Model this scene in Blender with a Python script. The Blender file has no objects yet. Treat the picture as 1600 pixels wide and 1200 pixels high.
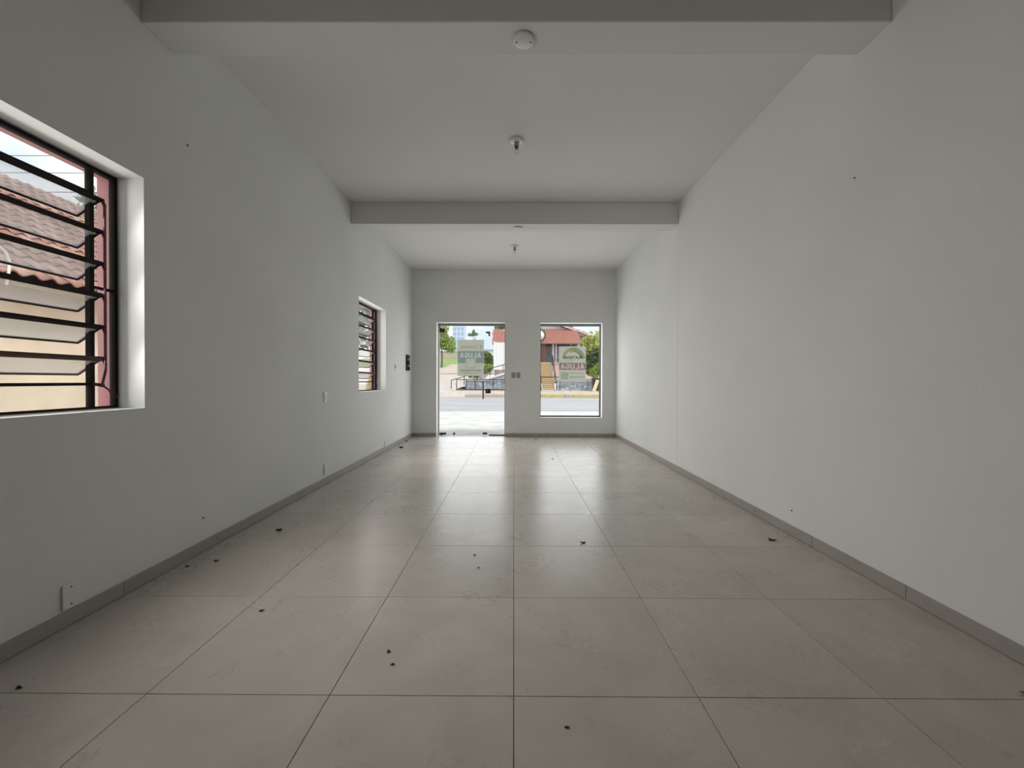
import bpy, bmesh, math, random
from mathutils import Vector, Matrix, noise as mnoise
random.seed(7)
S = bpy.context.scene
COL = S.collection

# ------------------------------------------------------------------ camera
F_PX = 634.46
cam_d = bpy.data.cameras.new('camera'); cam = bpy.data.objects.new('camera', cam_d); COL.objects.link(cam)
cam_d.sensor_fit = 'HORIZONTAL'; cam_d.sensor_width = 36.0; cam_d.lens = 36.0 * F_PX / 1600.0
cam_d.clip_start = 0.02; cam_d.clip_end = 2000
YAW, PITCH, ROLL = 0.00454, 0.00844, -0.00284
cam.matrix_world = (Matrix.Translation((0, 0, 1.2144)) @ Matrix.Rotation(YAW, 4, 'Z')
                    @ Matrix.Rotation(math.pi / 2 - PITCH, 4, 'X') @ Matrix.Rotation(-ROLL, 4, 'Z'))
S.camera = cam

# ------------------------------------------------------------------ world, sun, added fill lamps
S.view_settings.view_transform = 'Standard'
S.view_settings.look = 'None'
S.view_settings.gamma = 1.0
S.view_settings.use_curve_mapping = False
S.view_settings.exposure = 0.0
W = bpy.data.worlds.new('sky'); S.world = W; W.use_nodes = True
wn = W.node_tree.nodes; wl = W.node_tree.links; wn.clear()
wo = wn.new('ShaderNodeOutputWorld'); bg = wn.new('ShaderNodeBackground')
tc = wn.new('ShaderNodeTexCoord'); mp = wn.new('ShaderNodeMapping'); nz = wn.new('ShaderNodeTexNoise')
mp.inputs['Scale'].default_value = (1.0, 1.0, 2.6)
nz.inputs['Scale'].default_value = 2.6; nz.inputs['Detail'].default_value = 6.0
cr = wn.new('ShaderNodeValToRGB')
cr.color_ramp.elements[0].position = 0.36; cr.color_ramp.elements[0].color = (0.56, 0.63, 0.74, 1)
cr.color_ramp.elements[1].position = 0.56; cr.color_ramp.elements[1].color = (1.0, 1.0, 1.0, 1)
wl.new(tc.outputs['Generated'], mp.inputs['Vector']); wl.new(mp.outputs['Vector'], nz.inputs['Vector'])
wl.new(nz.outputs['Fac'], cr.inputs['Fac']); wl.new(cr.outputs['Color'], bg.inputs['Color'])
bg.inputs['Strength'].default_value = 1.5
wl.new(bg.outputs['Background'], wo.inputs['Surface'])

def sun(direction, strength, angle, col):
    l = bpy.data.lights.new('sun', 'SUN'); l.energy = strength; l.angle = angle; l.color = col
    o = bpy.data.objects.new('sun', l); COL.objects.link(o)
    o.rotation_euler = Vector(direction).to_track_quat('-Z', 'Y').to_euler()
sun((-0.42, 0.30, -0.86), 2.6, math.radians(12), (1.0, 0.96, 0.90))

def fill_light(name, loc, facing, sx, sy, watts, col, spread=180):
    """unseen area lamp added in an opening to brighten the room"""
    l = bpy.data.lights.new(name, 'AREA'); l.shape = 'RECTANGLE'; l.size = sx; l.size_y = sy; l.energy = watts; l.color = col; l.spread = math.radians(spread)
    o = bpy.data.objects.new(name, l); COL.objects.link(o); o.location = loc
    o.rotation_euler = Vector(facing).to_track_quat('-Z', 'Y').to_euler()
fill_light('door_fill_light', (-0.93, 8.90, 1.24), (0, -1, 0), 1.42, 2.40, 17, (0.95, 0.98, 1.0))  # added lamp inside the door glass, lifts the room above sky and sun
fill_light('shop_window_fill_light', (1.24, 8.90, 1.44), (0, -1, 0), 1.28, 1.98, 14, (0.95, 0.98, 1.0))  # added lamp inside the shop window, same purpose as at the door
for yc, watts, fy in ((1.80, 1.10, 0.32), (6.36, 1.45, -0.15)):        # added lamps, the small ones tilted to imitate skylight between louvre leaves
    fill_light('side_window_fill_light', (-2.305, yc, 1.73), (1, 0, 0), 1.16, 1.30, 6.2, (1.0, 0.97, 0.93))  # unseen lamp added in the opening, brightens reveals and room
    for k in range(9):
        fill_light('side_window_fill_light', (-2.255, yc - 0.36 + 0.36 * (k % 3), 2.17 - 0.40 * (k // 3)), (1, fy, -0.42), 0.32, 0.20, watts, (1.0, 0.98, 0.95), 115)

# ------------------------------------------------------------------ materials
MATS = {}
def mat(name, col, rough=0.6, var=0.0, scale=8.0, bump=0.0, bscale=None, spec=0.5, metal=0.0, col2=None, coords='OBJ', detail=4.0, stretch=None, distort=0.0):
    m = bpy.data.materials.new(name); m.use_nodes = True; MATS[name] = m
    n = m.node_tree.nodes; l = m.node_tree.links
    b = n['Principled BSDF']
    b.inputs['Roughness'].default_value = rough; b.inputs['Metallic'].default_value = metal
    b.inputs['Specular IOR Level'].default_value = spec
    b.inputs['Base Color'].default_value = (*col, 1)
    if var > 0 or col2 or bump > 0:
        if coords == 'WORLD':
            g = n.new('ShaderNodeNewGeometry'); v = g.outputs['Position']
        else:
            t = n.new('ShaderNodeTexCoord'); v = t.outputs['Object']
        if stretch:
            mm = n.new('ShaderNodeMapping'); mm.inputs['Scale'].default_value = stretch; l.new(v, mm.inputs['Vector']); v = mm.outputs['Vector']
        z = n.new('ShaderNodeTexNoise'); z.inputs['Scale'].default_value = scale; z.inputs['Detail'].default_value = detail
        z.inputs['Distortion'].default_value = distort
        l.new(v, z.inputs['Vector'])
        if var > 0 or col2:
            r = n.new('ShaderNodeValToRGB'); r.color_ramp.elements[0].position = 0.3; r.color_ramp.elements[1].position = 0.7
            c2 = col2 or tuple(min(1, c * (1 + var)) for c in col); c1 = col if col2 else tuple(c * (1 - var) for c in col)
            r.color_ramp.elements[0].color = (*c1, 1); r.color_ramp.elements[1].color = (*c2, 1)
            l.new(z.outputs['Fac'], r.inputs['Fac']); l.new(r.outputs['Color'], b.inputs['Base Color'])
        if bump > 0:
            z2 = n.new('ShaderNodeTexNoise'); z2.inputs['Scale'].default_value = bscale or scale * 4; z2.inputs['Detail'].default_value = 3
            l.new(v, z2.inputs['Vector'])
            bp = n.new('ShaderNodeBump'); bp.inputs['Strength'].default_value = bump; bp.inputs['Distance'].default_value = 0.01
            l.new(z2.outputs['Fac'], bp.inputs['Height']); l.new(bp.outputs['Normal'], b.inputs['Normal'])
    return m

mat('wall_paint', (0.77, 0.775, 0.755), 0.75, var=0.025, scale=1.3, bump=0.12, bscale=55, spec=0.25, coords='WORLD')
mat('ceiling_paint', (0.78, 0.775, 0.75), 0.85, var=0.02, scale=1.0, bump=0.08, bscale=40, spec=0.15, coords='WORLD')
mat('pink_render', (0.86, 0.42, 0.43), 0.8, var=0.10, scale=5, bump=0.25, bscale=60)
mat('baseboard_tile', (0.36, 0.335, 0.30), 0.45, var=0.06, scale=4, coords='WORLD')
mat('grout', (0.035, 0.032, 0.03), 0.9)
mat('black_steel', (0.012, 0.008, 0.008), 0.7, var=0.3, scale=30, spec=0.2)
mat('rusty_steel', (0.13, 0.05, 0.035), 0.7, col2=(0.05, 0.02, 0.016), scale=40)
mat('dark_hardware', (0.02, 0.02, 0.022), 0.35)
mat('alu_frame', (0.22, 0.225, 0.23), 0.4, metal=0.6)
mat('alu_light', (0.62, 0.63, 0.63), 0.4, metal=0.3)
mat('white_plastic', (0.78, 0.78, 0.76), 0.4)
mat('grey_plastic', (0.33, 0.33, 0.31), 0.5)
mat('shadow_gap', (0.05, 0.05, 0.05), 0.9)
mat('porcelain', (0.74, 0.74, 0.72), 0.3)
mat('brass_dark', (0.10, 0.09, 0.07), 0.4, metal=0.8)
mat('black_plastic', (0.012, 0.012, 0.013), 0.5)
mat('copper_wire', (0.35, 0.16, 0.06), 0.5)
mat('leaf_dry', (0.05, 0.03, 0.018), 0.9, var=0.4, scale=60)
# exterior
mat('concrete_light', (0.56, 0.555, 0.54), 0.85, var=0.13, scale=1.6, bump=0.2, bscale=18, coords='WORLD')
mat('asphalt', (0.37, 0.368, 0.385), 0.9, var=0.12, scale=0.7, bump=0.2, bscale=30, coords='WORLD', stretch=(0.3, 1, 1))
mat('gravel', (0.48, 0.425, 0.385), 0.95, var=0.22, scale=2.2, bump=0.5, bscale=9, coords='WORLD')
mat('dirt_verge', (0.47, 0.39, 0.33), 0.95, var=0.2, scale=1.5, bump=0.3, bscale=9, coords='WORLD')
mat('yard_soil', (0.45, 0.38, 0.30), 0.95, var=0.2, scale=2, coords='WORLD')
mat('grass', (0.21, 0.29, 0.10), 0.95, var=0.3, scale=4, coords='WORLD')
mat('kerb_yellow', (0.50, 0.45, 0.20), 0.8, var=0.15, scale=5)
mat('kerb_plain', (0.50, 0.42, 0.37), 0.9, var=0.12, scale=5)
mat('terracotta', (0.42, 0.20, 0.16), 0.85, var=0.18, scale=6)
mat('pale_pink', (0.72, 0.53, 0.48), 0.85, var=0.05, scale=3)
mat('white_board', (0.78, 0.78, 0.77), 0.7, var=0.04, scale=3)
mat('grey_siding', (0.36, 0.40, 0.43), 0.8, var=0.10, scale=3)
mat('dark_soffit', (0.10, 0.085, 0.08), 0.9)
mat('brick_dark', (0.26, 0.12, 0.09), 0.9, var=0.3, scale=9)
mat('wood_step', (0.62, 0.47, 0.29), 0.8, var=0.15, scale=6)
mat('rail_black', (0.03, 0.03, 0.035), 0.5)
mat('sign_white', (0.80, 0.79, 0.76), 0.5)
mat('tower_grey', (0.45, 0.52, 0.62), 0.7)
mat('tower_glass', (0.30, 0.37, 0.46), 0.3)
mat('bark', (0.16, 0.115, 0.085), 0.95, var=0.3, scale=12)
mat('beige_wall', (0.70, 0.63, 0.47), 0.9, col2=(0.60, 0.53, 0.39), scale=2.2, bump=0.2, bscale=25, coords='WORLD')
mat('eave_wood', (0.46, 0.36, 0.19), 0.8, var=0.25, scale=6, stretch=(8, 0.6, 8))
mat('clay_tile', (0.34, 0.185, 0.135), 0.9, col2=(0.17, 0.10, 0.085), scale=7, bump=0.2, bscale=40)
mat('clay_tile_light', (0.40, 0.27, 0.215), 0.9, col2=(0.25, 0.15, 0.12), scale=7)
mat('white_cable', (0.82, 0.80, 0.74), 0.5)
mat('line_grey', (0.22, 0.22, 0.23), 0.7)
mat('bin_black', (0.03, 0.03, 0.035), 0.5)

def foliage_mat(name, c1, c2):
    m = bpy.data.materials.new(name); m.use_nodes = True; MATS[name] = m
    n = m.node_tree.nodes; l = m.node_tree.links; b = n['Principled BSDF']
    g = n.new('ShaderNodeNewGeometry'); z = n.new('ShaderNodeTexNoise'); z.inputs['Scale'].default_value = 3.0; z.inputs['Detail'].default_value = 4
    l.new(g.outputs['Position'], z.inputs['Vector'])
    r = n.new('ShaderNodeValToRGB'); r.color_ramp.elements[0].position = 0.35; r.color_ramp.elements[1].position = 0.65
    r.color_ramp.elements[0].color = (*c1, 1); r.color_ramp.elements[1].color = (*c2, 1)
    l.new(z.outputs['Fac'], r.inputs['Fac']); l.new(r.outputs['Color'], b.inputs['Base Color'])
    b.inputs['Roughness'].default_value = 0.6
    t = n.new('ShaderNodeBsdfTranslucent'); l.new(r.outputs['Color'], t.inputs['Color'])
    mx = n.new('ShaderNodeMixShader'); mx.inputs[0].default_value = 0.35
    l.new(b.outputs[0], mx.inputs[1]); l.new(t.outputs[0], mx.inputs[2]); l.new(mx.outputs[0], n['Material Output'].inputs['Surface'])
foliage_mat('leaf_bright', (0.20, 0.30, 0.06), (0.46, 0.55, 0.16))
foliage_mat('leaf_mid', (0.08, 0.15, 0.04), (0.26, 0.36, 0.11))
foliage_mat('leaf_dark', (0.045, 0.08, 0.03), (0.18, 0.22, 0.09))
foliage_mat('leaf_yellow', (0.40, 0.46, 0.12), (0.70, 0.68, 0.26))
foliage_mat('leaf_hazy', (0.16, 0.21, 0.14), (0.36, 0.42, 0.28))

def glass_mat(name, gloss, dirt, tint=(0.97, 0.985, 0.98)):
    m = bpy.data.materials.new(name); m.use_nodes = True; MATS[name] = m
    n = m.node_tree.nodes; l = m.node_tree.links; n.clear()
    o = n.new('ShaderNodeOutputMaterial'); tr = n.new('ShaderNodeBsdfTransparent'); tr.inputs['Color'].default_value = (*tint, 1)
    gl = n.new('ShaderNodeBsdfGlossy'); gl.inputs['Roughness'].default_value = 0.02
    df = n.new('ShaderNodeBsdfDiffuse'); df.inputs['Color'].default_value = (0.85, 0.85, 0.84, 1)
    tl = n.new('ShaderNodeBsdfTranslucent'); tl.inputs['Color'].default_value = (0.85, 0.85, 0.84, 1)
    a = n.new('ShaderNodeMixShader'); a.inputs[0].default_value = 0.5; l.new(df.outputs[0], a.inputs[1]); l.new(tl.outputs[0], a.inputs[2])
    d = n.new('ShaderNodeMixShader'); d.inputs[0].default_value = dirt; l.new(tr.outputs[0], d.inputs[1]); l.new(a.outputs[0], d.inputs[2])
    fr = n.new('ShaderNodeLayerWeight'); fr.inputs['Blend'].default_value = 0.5
    pw = n.new('ShaderNodeMath'); pw.operation = 'POWER'; pw.inputs[1].default_value = 5.0; l.new(fr.outputs['Facing'], pw.inputs[0])
    ad = n.new('ShaderNodeMath'); ad.operation = 'MULTIPLY_ADD'; ad.inputs[1].default_value = 0.9; ad.inputs[2].default_value = 0.03; l.new(pw.outputs[0], ad.inputs[0])
    mu = n.new('ShaderNodeMath'); mu.operation = 'MULTIPLY'; mu.inputs[1].default_value = gloss; l.new(ad.outputs[0], mu.inputs[0])
    x = n.new('ShaderNodeMixShader'); l.new(mu.outputs[0], x.inputs[0]); l.new(d.outputs[0], x.inputs[1]); l.new(gl.outputs[0], x.inputs[2])
    l.new(x.outputs[0], o.inputs['Surface'])
glass_mat('clear_glass', 0.7, 0.0)
glass_mat('louvre_glass', 0.35, 0.30)
glass_mat('fixed_glass', 0.7, 0.03)
glass_mat('bulb_glass', 1.0, 0.35)

def paper_mat(name, col):
    m = bpy.data.materials.new(name); m.use_nodes = True; MATS[name] = m
    n = m.node_tree.nodes; l = m.node_tree.links; b = n['Principled BSDF']
    b.inputs['Base Color'].default_value = (*col, 1); b.inputs['Roughness'].default_value = 0.7
    t = n.new('ShaderNodeBsdfTranslucent'); t.inputs['Color'].default_value = (*col, 1)
    mx = n.new('ShaderNodeMixShader'); mx.inputs[0].default_value = 0.62
    l.new(b.outputs[0], mx.inputs[1]); l.new(t.outputs[0], mx.inputs[2]); l.new(mx.outputs[0], n['Material Output'].inputs['Surface'])
paper_mat('paper', (0.58, 0.58, 0.50))
paper_mat('print_teal', (0.29, 0.335, 0.325))
paper_mat('print_pale', (0.66, 0.68, 0.63))
paper_mat('print_grey', (0.55, 0.56, 0.50))
paper_mat('print_faint', (0.80, 0.82, 0.76))
paper_mat('print_maroon', (0.31, 0.21, 0.185))
paper_mat('print_rose', (0.70, 0.57, 0.51))
paper_mat('print_green', (0.60, 0.70, 0.44))
paper_mat('print_dkgreen', (0.50, 0.58, 0.44))
paper_mat('print_amber', (0.84, 0.74, 0.44))
paper_mat('print_dark', (0.30, 0.36, 0.28))

def floor_mat():
    m = bpy.data.materials.new('floor_porcelain'); m.use_nodes = True; MATS['floor_porcelain'] = m
    n = m.node_tree.nodes; l = m.node_tree.links; b = n['Principled BSDF']
    g = n.new('ShaderNodeNewGeometry'); oi = n.new('ShaderNodeObjectInfo')
    z = n.new('ShaderNodeTexNoise'); z.inputs['Scale'].default_value = 2.2; z.inputs['Detail'].default_value = 8; z.inputs['Roughness'].default_value = 0.62; z.inputs['Distortion'].default_value = 0.6
    l.new(g.outputs['Position'], z.inputs['Vector'])
    r = n.new('ShaderNodeValToRGB')
    r.color_ramp.elements[0].position = 0.28; r.color_ramp.elements[0].color = (0.455, 0.42, 0.37, 1)
    r.color_ramp.elements[1].position = 0.72; r.color_ramp.elements[1].color = (0.575, 0.535, 0.48, 1)
    l.new(z.outputs['Fac'], r.inputs['Fac'])
    # a little tone difference from tile to tile
    hs = n.new('ShaderNodeHueSaturation'); mr = n.new('ShaderNodeMapRange')
    mr.inputs['To Min'].default_value = 0.95; mr.inputs['To Max'].default_value = 1.05
    l.new(oi.outputs['Random'], mr.inputs['Value']); l.new(mr.outputs['Result'], hs.inputs['Value'])
    l.new(r.outputs['Color'], hs.inputs['Color'])
    # dark scuffs
    zs = n.new('ShaderNodeTexNoise'); zs.inputs['Scale'].default_value = 7.0; zs.inputs['Detail'].default_value = 9; zs.inputs['Distortion'].default_value = 1.8; zs.inputs['Roughness'].default_value = 0.7
    l.new(g.outputs['Position'], zs.inputs['Vector'])
    rs = n.new('ShaderNodeValToRGB'); rs.color_ramp.elements[0].position = 0.25; rs.color_ramp.elements[0].color = (0.55, 0.55, 0.55, 1)
    rs.color_ramp.elements[1].position = 0.42; rs.color_ramp.elements[1].color = (1, 1, 1, 1)
    l.new(zs.outputs['Fac'], rs.inputs['Fac'])
    mxc = n.new('ShaderNodeMix'); mxc.data_type = 'RGBA'; mxc.blend_type = 'MULTIPLY'; mxc.inputs[0].default_value = 0.28
    l.new(hs.outputs['Color'], mxc.inputs[6]); l.new(rs.outputs['Color'], mxc.inputs[7])
    l.new(mxc.outputs[2], b.inputs['Base Color'])
    # dull film with shiny wiped streaks
    zr = n.new('ShaderNodeTexNoise'); zr.inputs['Scale'].default_value = 9.0; zr.inputs['Detail'].default_value = 2; zr.inputs['Distortion'].default_value = 1.4
    l.new(g.outputs['Position'], zr.inputs['Vector'])
    ping = n.new('ShaderNodeMath'); ping.operation = 'MULTIPLY_ADD'; ping.inputs[1].default_value = 2.0; ping.inputs[2].default_value = -1.0
    l.new(zr.outputs['Fac'], ping.inputs[0])
    ab = n.new('ShaderNodeMath'); ab.operation = 'ABSOLUTE'; l.new(ping.outputs[0], ab.inputs[0])
    st = n.new('ShaderNodeMapRange'); st.inputs['From Min'].default_value = 0.0; st.inputs['From Max'].default_value = 0.13
    st.inputs['To Min'].default_value = 1.0; st.inputs['To Max'].default_value = 0.0
    l.new(ab.outputs[0], st.inputs['Value'])
    zm = n.new('ShaderNodeTexNoise'); zm.inputs['Scale'].default_value = 3.0; zm.inputs['Detail'].default_value = 3
    l.new(g.outputs['Position'], zm.inputs['Vector'])
    mk = n.new('ShaderNodeMapRange'); mk.inputs['From Min'].default_value = 0.50; mk.inputs['From Max'].default_value = 0.70; l.new(zm.outputs['Fac'], mk.inputs['Value'])
    sm = n.new('ShaderNodeMath'); sm.operation = 'MULTIPLY'; l.new(st.outputs['Result'], sm.inputs[0]); l.new(mk.outputs['Result'], sm.inputs[1])
    mr2 = n.new('ShaderNodeMapRange'); mr2.inputs['To Min'].default_value = 0.30; mr2.inputs['To Max'].default_value = 0.20
    l.new(sm.outputs[0], mr2.inputs['Value']); l.new(mr2.outputs['Result'], b.inputs['Roughness'])
    bp = n.new('ShaderNodeBump'); bp.inputs['Strength'].default_value = 0.10; bp.inputs['Distance'].default_value = 0.01
    hm = n.new('ShaderNodeMath'); hm.operation = 'MULTIPLY_ADD'; hm.inputs[1].default_value = 0.20
    l.new(sm.outputs[0], hm.inputs[0]); l.new(zr.outputs['Fac'], hm.inputs[2])
    l.new(hm.outputs[0], bp.inputs['Height']); l.new(bp.outputs['Normal'], b.inputs['Normal'])
    b.inputs['Specular IOR Level'].default_value = 0.55
floor_mat()

def stone_mat():
    m = bpy.data.materials.new('rubble_stone'); m.use_nodes = True; MATS['rubble_stone'] = m
    n = m.node_tree.nodes; l = m.node_tree.links; b = n['Principled BSDF']
    t = n.new('ShaderNodeNewGeometry'); v = n.new('ShaderNodeTexVoronoi'); v.inputs['Scale'].default_value = 3.6
    l.new(t.outputs['Position'], v.inputs['Vector'])
    r = n.new('ShaderNodeValToRGB'); r.color_ramp.elements[0].color = (0.20, 0.23, 0.27, 1); r.color_ramp.elements[1].color = (0.48, 0.52, 0.56, 1)
    sp = n.new('ShaderNodeSeparateColor'); l.new(v.outputs['Color'], sp.inputs['Color'])
    l.new(sp.outputs[0], r.inputs['Fac']); l.new(r.outputs['Color'], b.inputs['Base Color'])
    bp = n.new('ShaderNodeBump'); bp.inputs['Strength'].default_value = 0.6; bp.inputs['Distance'].default_value = 0.05; bp.invert = True
    l.new(v.outputs['Distance'], bp.inputs['Height']); l.new(bp.outputs['Normal'], b.inputs['Normal'])
    b.inputs['Roughness'].default_value = 0.9
stone_mat()

# ------------------------------------------------------------------ builders
def wloc(o):
    v = Vector((0, 0, 0))
    while o is not None:
        v += o.location; o = o.parent
    return v

def tag(o, label=None, cat=None, group=None, kind=None):
    if label: o['label'] = label
    if cat: o['category'] = cat
    if group: o['group'] = group
    if kind: o['kind'] = kind
    return o

def root(name, loc, label, cat, group=None, kind=None):
    o = bpy.data.objects.new(name, None); COL.objects.link(o); o.location = loc; o.empty_display_size = 0.1
    return tag(o, label, cat, group, kind)

class MB:
    """collects world-space shapes into one mesh"""
    def __init__(s): s.v = []; s.f = []; s.sm = []
    def add(s, vs, fs, smooth=False):
        b = len(s.v); s.v += [tuple(p) for p in vs]
        for f in fs: s.f.append([i + b for i in f]); s.sm.append(smooth)
        return s
    def box(s, x0, x1, y0, y1, z0, z1):
        vs = [(x, y, z) for x in (x0, x1) for y in (y0, y1) for z in (z0, z1)]
        return s.add(vs, [(0, 1, 3, 2), (4, 6, 7, 5), (0, 4, 5, 1), (2, 3, 7, 6), (0, 2, 6, 4), (1, 5, 7, 3)])
    def obox(s, c, ax, ay, az):
        c = Vector(c); ax = Vector(ax); ay = Vector(ay); az = Vector(az)
        vs = [c + ax * i + ay * j + az * k for i in (-1, 1) for j in (-1, 1) for k in (-1, 1)]
        return s.add(vs, [(0, 1, 3, 2), (4, 6, 7, 5), (0, 4, 5, 1), (2, 3, 7, 6), (0, 2, 6, 4), (1, 5, 7, 3)])
    def bar(s, a, b, w, t, up=(0, 0, 1)):
        """flat bar from a to b, width w along up, thickness t"""
        a = Vector(a); b = Vector(b); d = b - a; L = d.length; d = d / L
        n = d.cross(Vector(up)).normalized(); u = n.cross(d).normalized()
        return s.obox((a + b) / 2, d * L / 2, u * w / 2, n * t / 2)
    def tube(s, pts, r, seg=8, cap=True, smooth=True):
        pts = [Vector(p) for p in pts]; n = len(pts); rings = []
        rr = r if isinstance(r, (list, tuple)) else [r] * n
        ref = None
        for i, p in enumerate(pts):
            d = (pts[min(i + 1, n - 1)] - pts[max(i - 1, 0)]).normalized()
            if ref is None:
                ref = Vector((0, 0, 1)) if abs(d.z) < 0.9 else Vector((1, 0, 0))
            u = d.cross(ref).normalized(); w = u.cross(d).normalized(); ref = w
            rings.append([p + (u * math.cos(k * 2 * math.pi / seg) + w * math.sin(k * 2 * math.pi / seg)) * rr[i] for k in range(seg)])
        vs = [q for g in rings for q in g]; fs = []
        for i in range(n - 1):
            for k in range(seg):
                fs.append((i * seg + k, i * seg + (k + 1) % seg, (i + 1) * seg + (k + 1) % seg, (i + 1) * seg + k))
        s.add(vs, fs, smooth)
        if cap:
            s.add(rings[0], [list(range(seg))]); s.add(rings[-1], [list(range(seg))[::-1]])
        return s
    def lathe(s, c, prof, axis='Z', seg=24, flip=1):
        """profile of (radius, height) revolved about an axis through c"""
        c = Vector(c); vs = []; fs = []
        for (r, h) in prof:
            for k in range(seg):
                a = k * 2 * math.pi / seg; p = (r * math.cos(a), r * math.sin(a), h * flip)
                if axis == 'Y': p = (p[0], p[2], p[1])
                if axis == 'X': p = (p[2], p[0], p[1])
                vs.append(c + Vector(p))
        for i in range(len(prof) - 1):
            for k in range(seg):
                fs.append((i * seg + k, i * seg + (k + 1) % seg, (i + 1) * seg + (k + 1) % seg, (i + 1) * seg + k))
        return s.add(vs, fs, True)
    def build(s, name, m, parent=None, origin=None, bevel=0.0, **kw):
        o0 = wloc(parent) if parent else Vector((0, 0, 0))
        if origin is None:
            if parent: org = o0
            else:
                xs = [p[0] for p in s.v]; ys = [p[1] for p in s.v]; zs = [p[2] for p in s.v]
                org = Vector(((min(xs) + max(xs)) / 2, (min(ys) + max(ys)) / 2, min(zs)))
        else: org = Vector(origin)
        me = bpy.data.meshes.new(name); me.from_pydata([tuple(Vector(p) - org) for p in s.v], [], s.f); me.update()
        me.polygons.foreach_set('use_smooth', s.sm)
        bm = bmesh.new(); bm.from_mesh(me); bmesh.ops.recalc_face_normals(bm, faces=bm.faces); bm.to_mesh(me); bm.free()
        me.materials.append(MATS[m])
        o = bpy.data.objects.new(name, me); COL.objects.link(o); o.location = org - o0
        if parent: o.parent = parent
        if bevel:
            b = o.modifiers.new('edge', 'BEVEL'); b.width = bevel; b.segments = 2; b.limit_method = 'ANGLE'
        return tag(o, **kw)

def wall_panel(plane, c0, c1, us, vs, holes):
    """solid wall between c0 and c1 on an axis, grid cells us x vs, leaving holes (u0,u1,v0,v1)"""
    mb = MB(); nu, nv = len(us) - 1, len(vs) - 1
    def solid(i, j):
        if not (0 <= i < nu and 0 <= j < nv): return False
        u = (us[i] + us[i + 1]) / 2; v = (vs[j] + vs[j + 1]) / 2
        return not any(h[0] < u < h[1] and h[2] < v < h[3] for h in holes)
    def P(c, u, v): return (c, u, v) if plane == 'x' else (u, c, v)
    for i in range(nu):
        for j in range(nv):
            if not solid(i, j): continue
            a, b, c, d = us[i], us[i + 1], vs[j], vs[j + 1]
            for cc in (c0, c1): mb.add([P(cc, a, c), P(cc, b, c), P(cc, b, d), P(cc, a, d)], [(0, 1, 2, 3)])
            if not solid(i - 1, j): mb.add([P(c0, a, c), P(c1, a, c), P(c1, a, d), P(c0, a, d)], [(0, 1, 2, 3)])
            if not solid(i + 1, j): mb.add([P(c0, b, c), P(c1, b, c), P(c1, b, d), P(c0, b, d)], [(0, 1, 2, 3)])
            if not solid(i, j - 1): mb.add([P(c0, a, c), P(c1, a, c), P(c1, b, c), P(c0, b, c)], [(0, 1, 2, 3)])
            if not solid(i, j + 1): mb.add([P(c0, a, d), P(c1, a, d), P(c1, b, d), P(c0, b, d)], [(0, 1, 2, 3)])
    # weld
    key = {}; nvs = []; rem = []
    for p in mb.v:
        k = tuple(round(x, 5) for x in p)
        if k not in key: key[k] = len(nvs); nvs.append(p)
        rem.append(key[k])
    mb.v = nvs; mb.f = [[rem[i] for i in f] for f in mb.f]
    return mb

# ------------------------------------------------------------------ room shell
XL, XR, YF, YB, H, HB = -2.20, 2.20, 8.76, -3.40, 3.606, 3.315
WIN_Z0, WIN_Z1 = 1.045, 2.41
W1 = (1.19, 2.41); W2 = (5.75, 6.97)
DOOR = (-1.67, -0.19, -0.04, 2.465); SHOP = (0.57, 1.905, 0.42, 2.46)

us = [YB - 0.25, W1[0], W1[1], W2[0], W2[1], YF + 0.25]; vs = [-0.1, WIN_Z0, WIN_Z1, H + 0.12]
hl = [(W1[0], W1[1], WIN_Z0, WIN_Z1), (W2[0], W2[1], WIN_Z0, WIN_Z1)]
wl_o = wall_panel('x', XL, -2.365, us, vs, hl).build('wall_left', 'wall_paint', label='long white plastered wall with two louvred windows', cat='wall', kind='structure')
wall_panel('x', -2.365, -2.48, us, vs, hl).build('outer_render', 'pink_render', wl_o, label='pink painted outer render')
us = [XL, DOOR[0], DOOR[1], SHOP[0], SHOP[1], XR]; vs = [-0.1, SHOP[2], SHOP[3], DOOR[3], H + 0.12]
vs = sorted(set(vs))
wall_panel('y', YF, YF + 0.25, us, vs, [DOOR, SHOP]).build('wall_front', 'wall_paint', label='white front wall with glass door and shop window', cat='wall', kind='structure')
MB().box(XR, XR + 0.25, YB - 0.25, YF + 0.25, -0.1, H + 0.12).build('wall_right', 'wall_paint', label='long blank white plastered wall facing the louvred windows', cat='wall', kind='structure')
MB().box(XL, XR, YB - 0.25, YB, -0.1, H + 0.12).build('wall_back', 'wall_paint', label='plain white wall behind the viewpoint', cat='wall', kind='structure')
MB().box(XL, XR, YB, YF, H, H + 0.12).build('ceiling', 'ceiling_paint', label='flat white painted ceiling divided by two beams', cat='ceiling', kind='structure')
def beam(name, y0, y1, label):
    b = MB().box(XL, XR, y0, y1, HB, H).build(name, 'ceiling_paint', bevel=0.006, label=label, cat='beam', kind='structure')
    return b
b1 = beam('trim_1', 2.395, 2.642, 'white ceiling beam nearest the viewpoint, cut by the top of the picture')
b2 = beam('trim_2', 5.467, 5.715, 'white ceiling beam in mid room, between the two bulb holders')
MB().box(XR - 0.0015, XR + .01, 5.48, 5.80, 0.078, HB).build('pilaster', 'wall_paint', b2)

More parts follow.
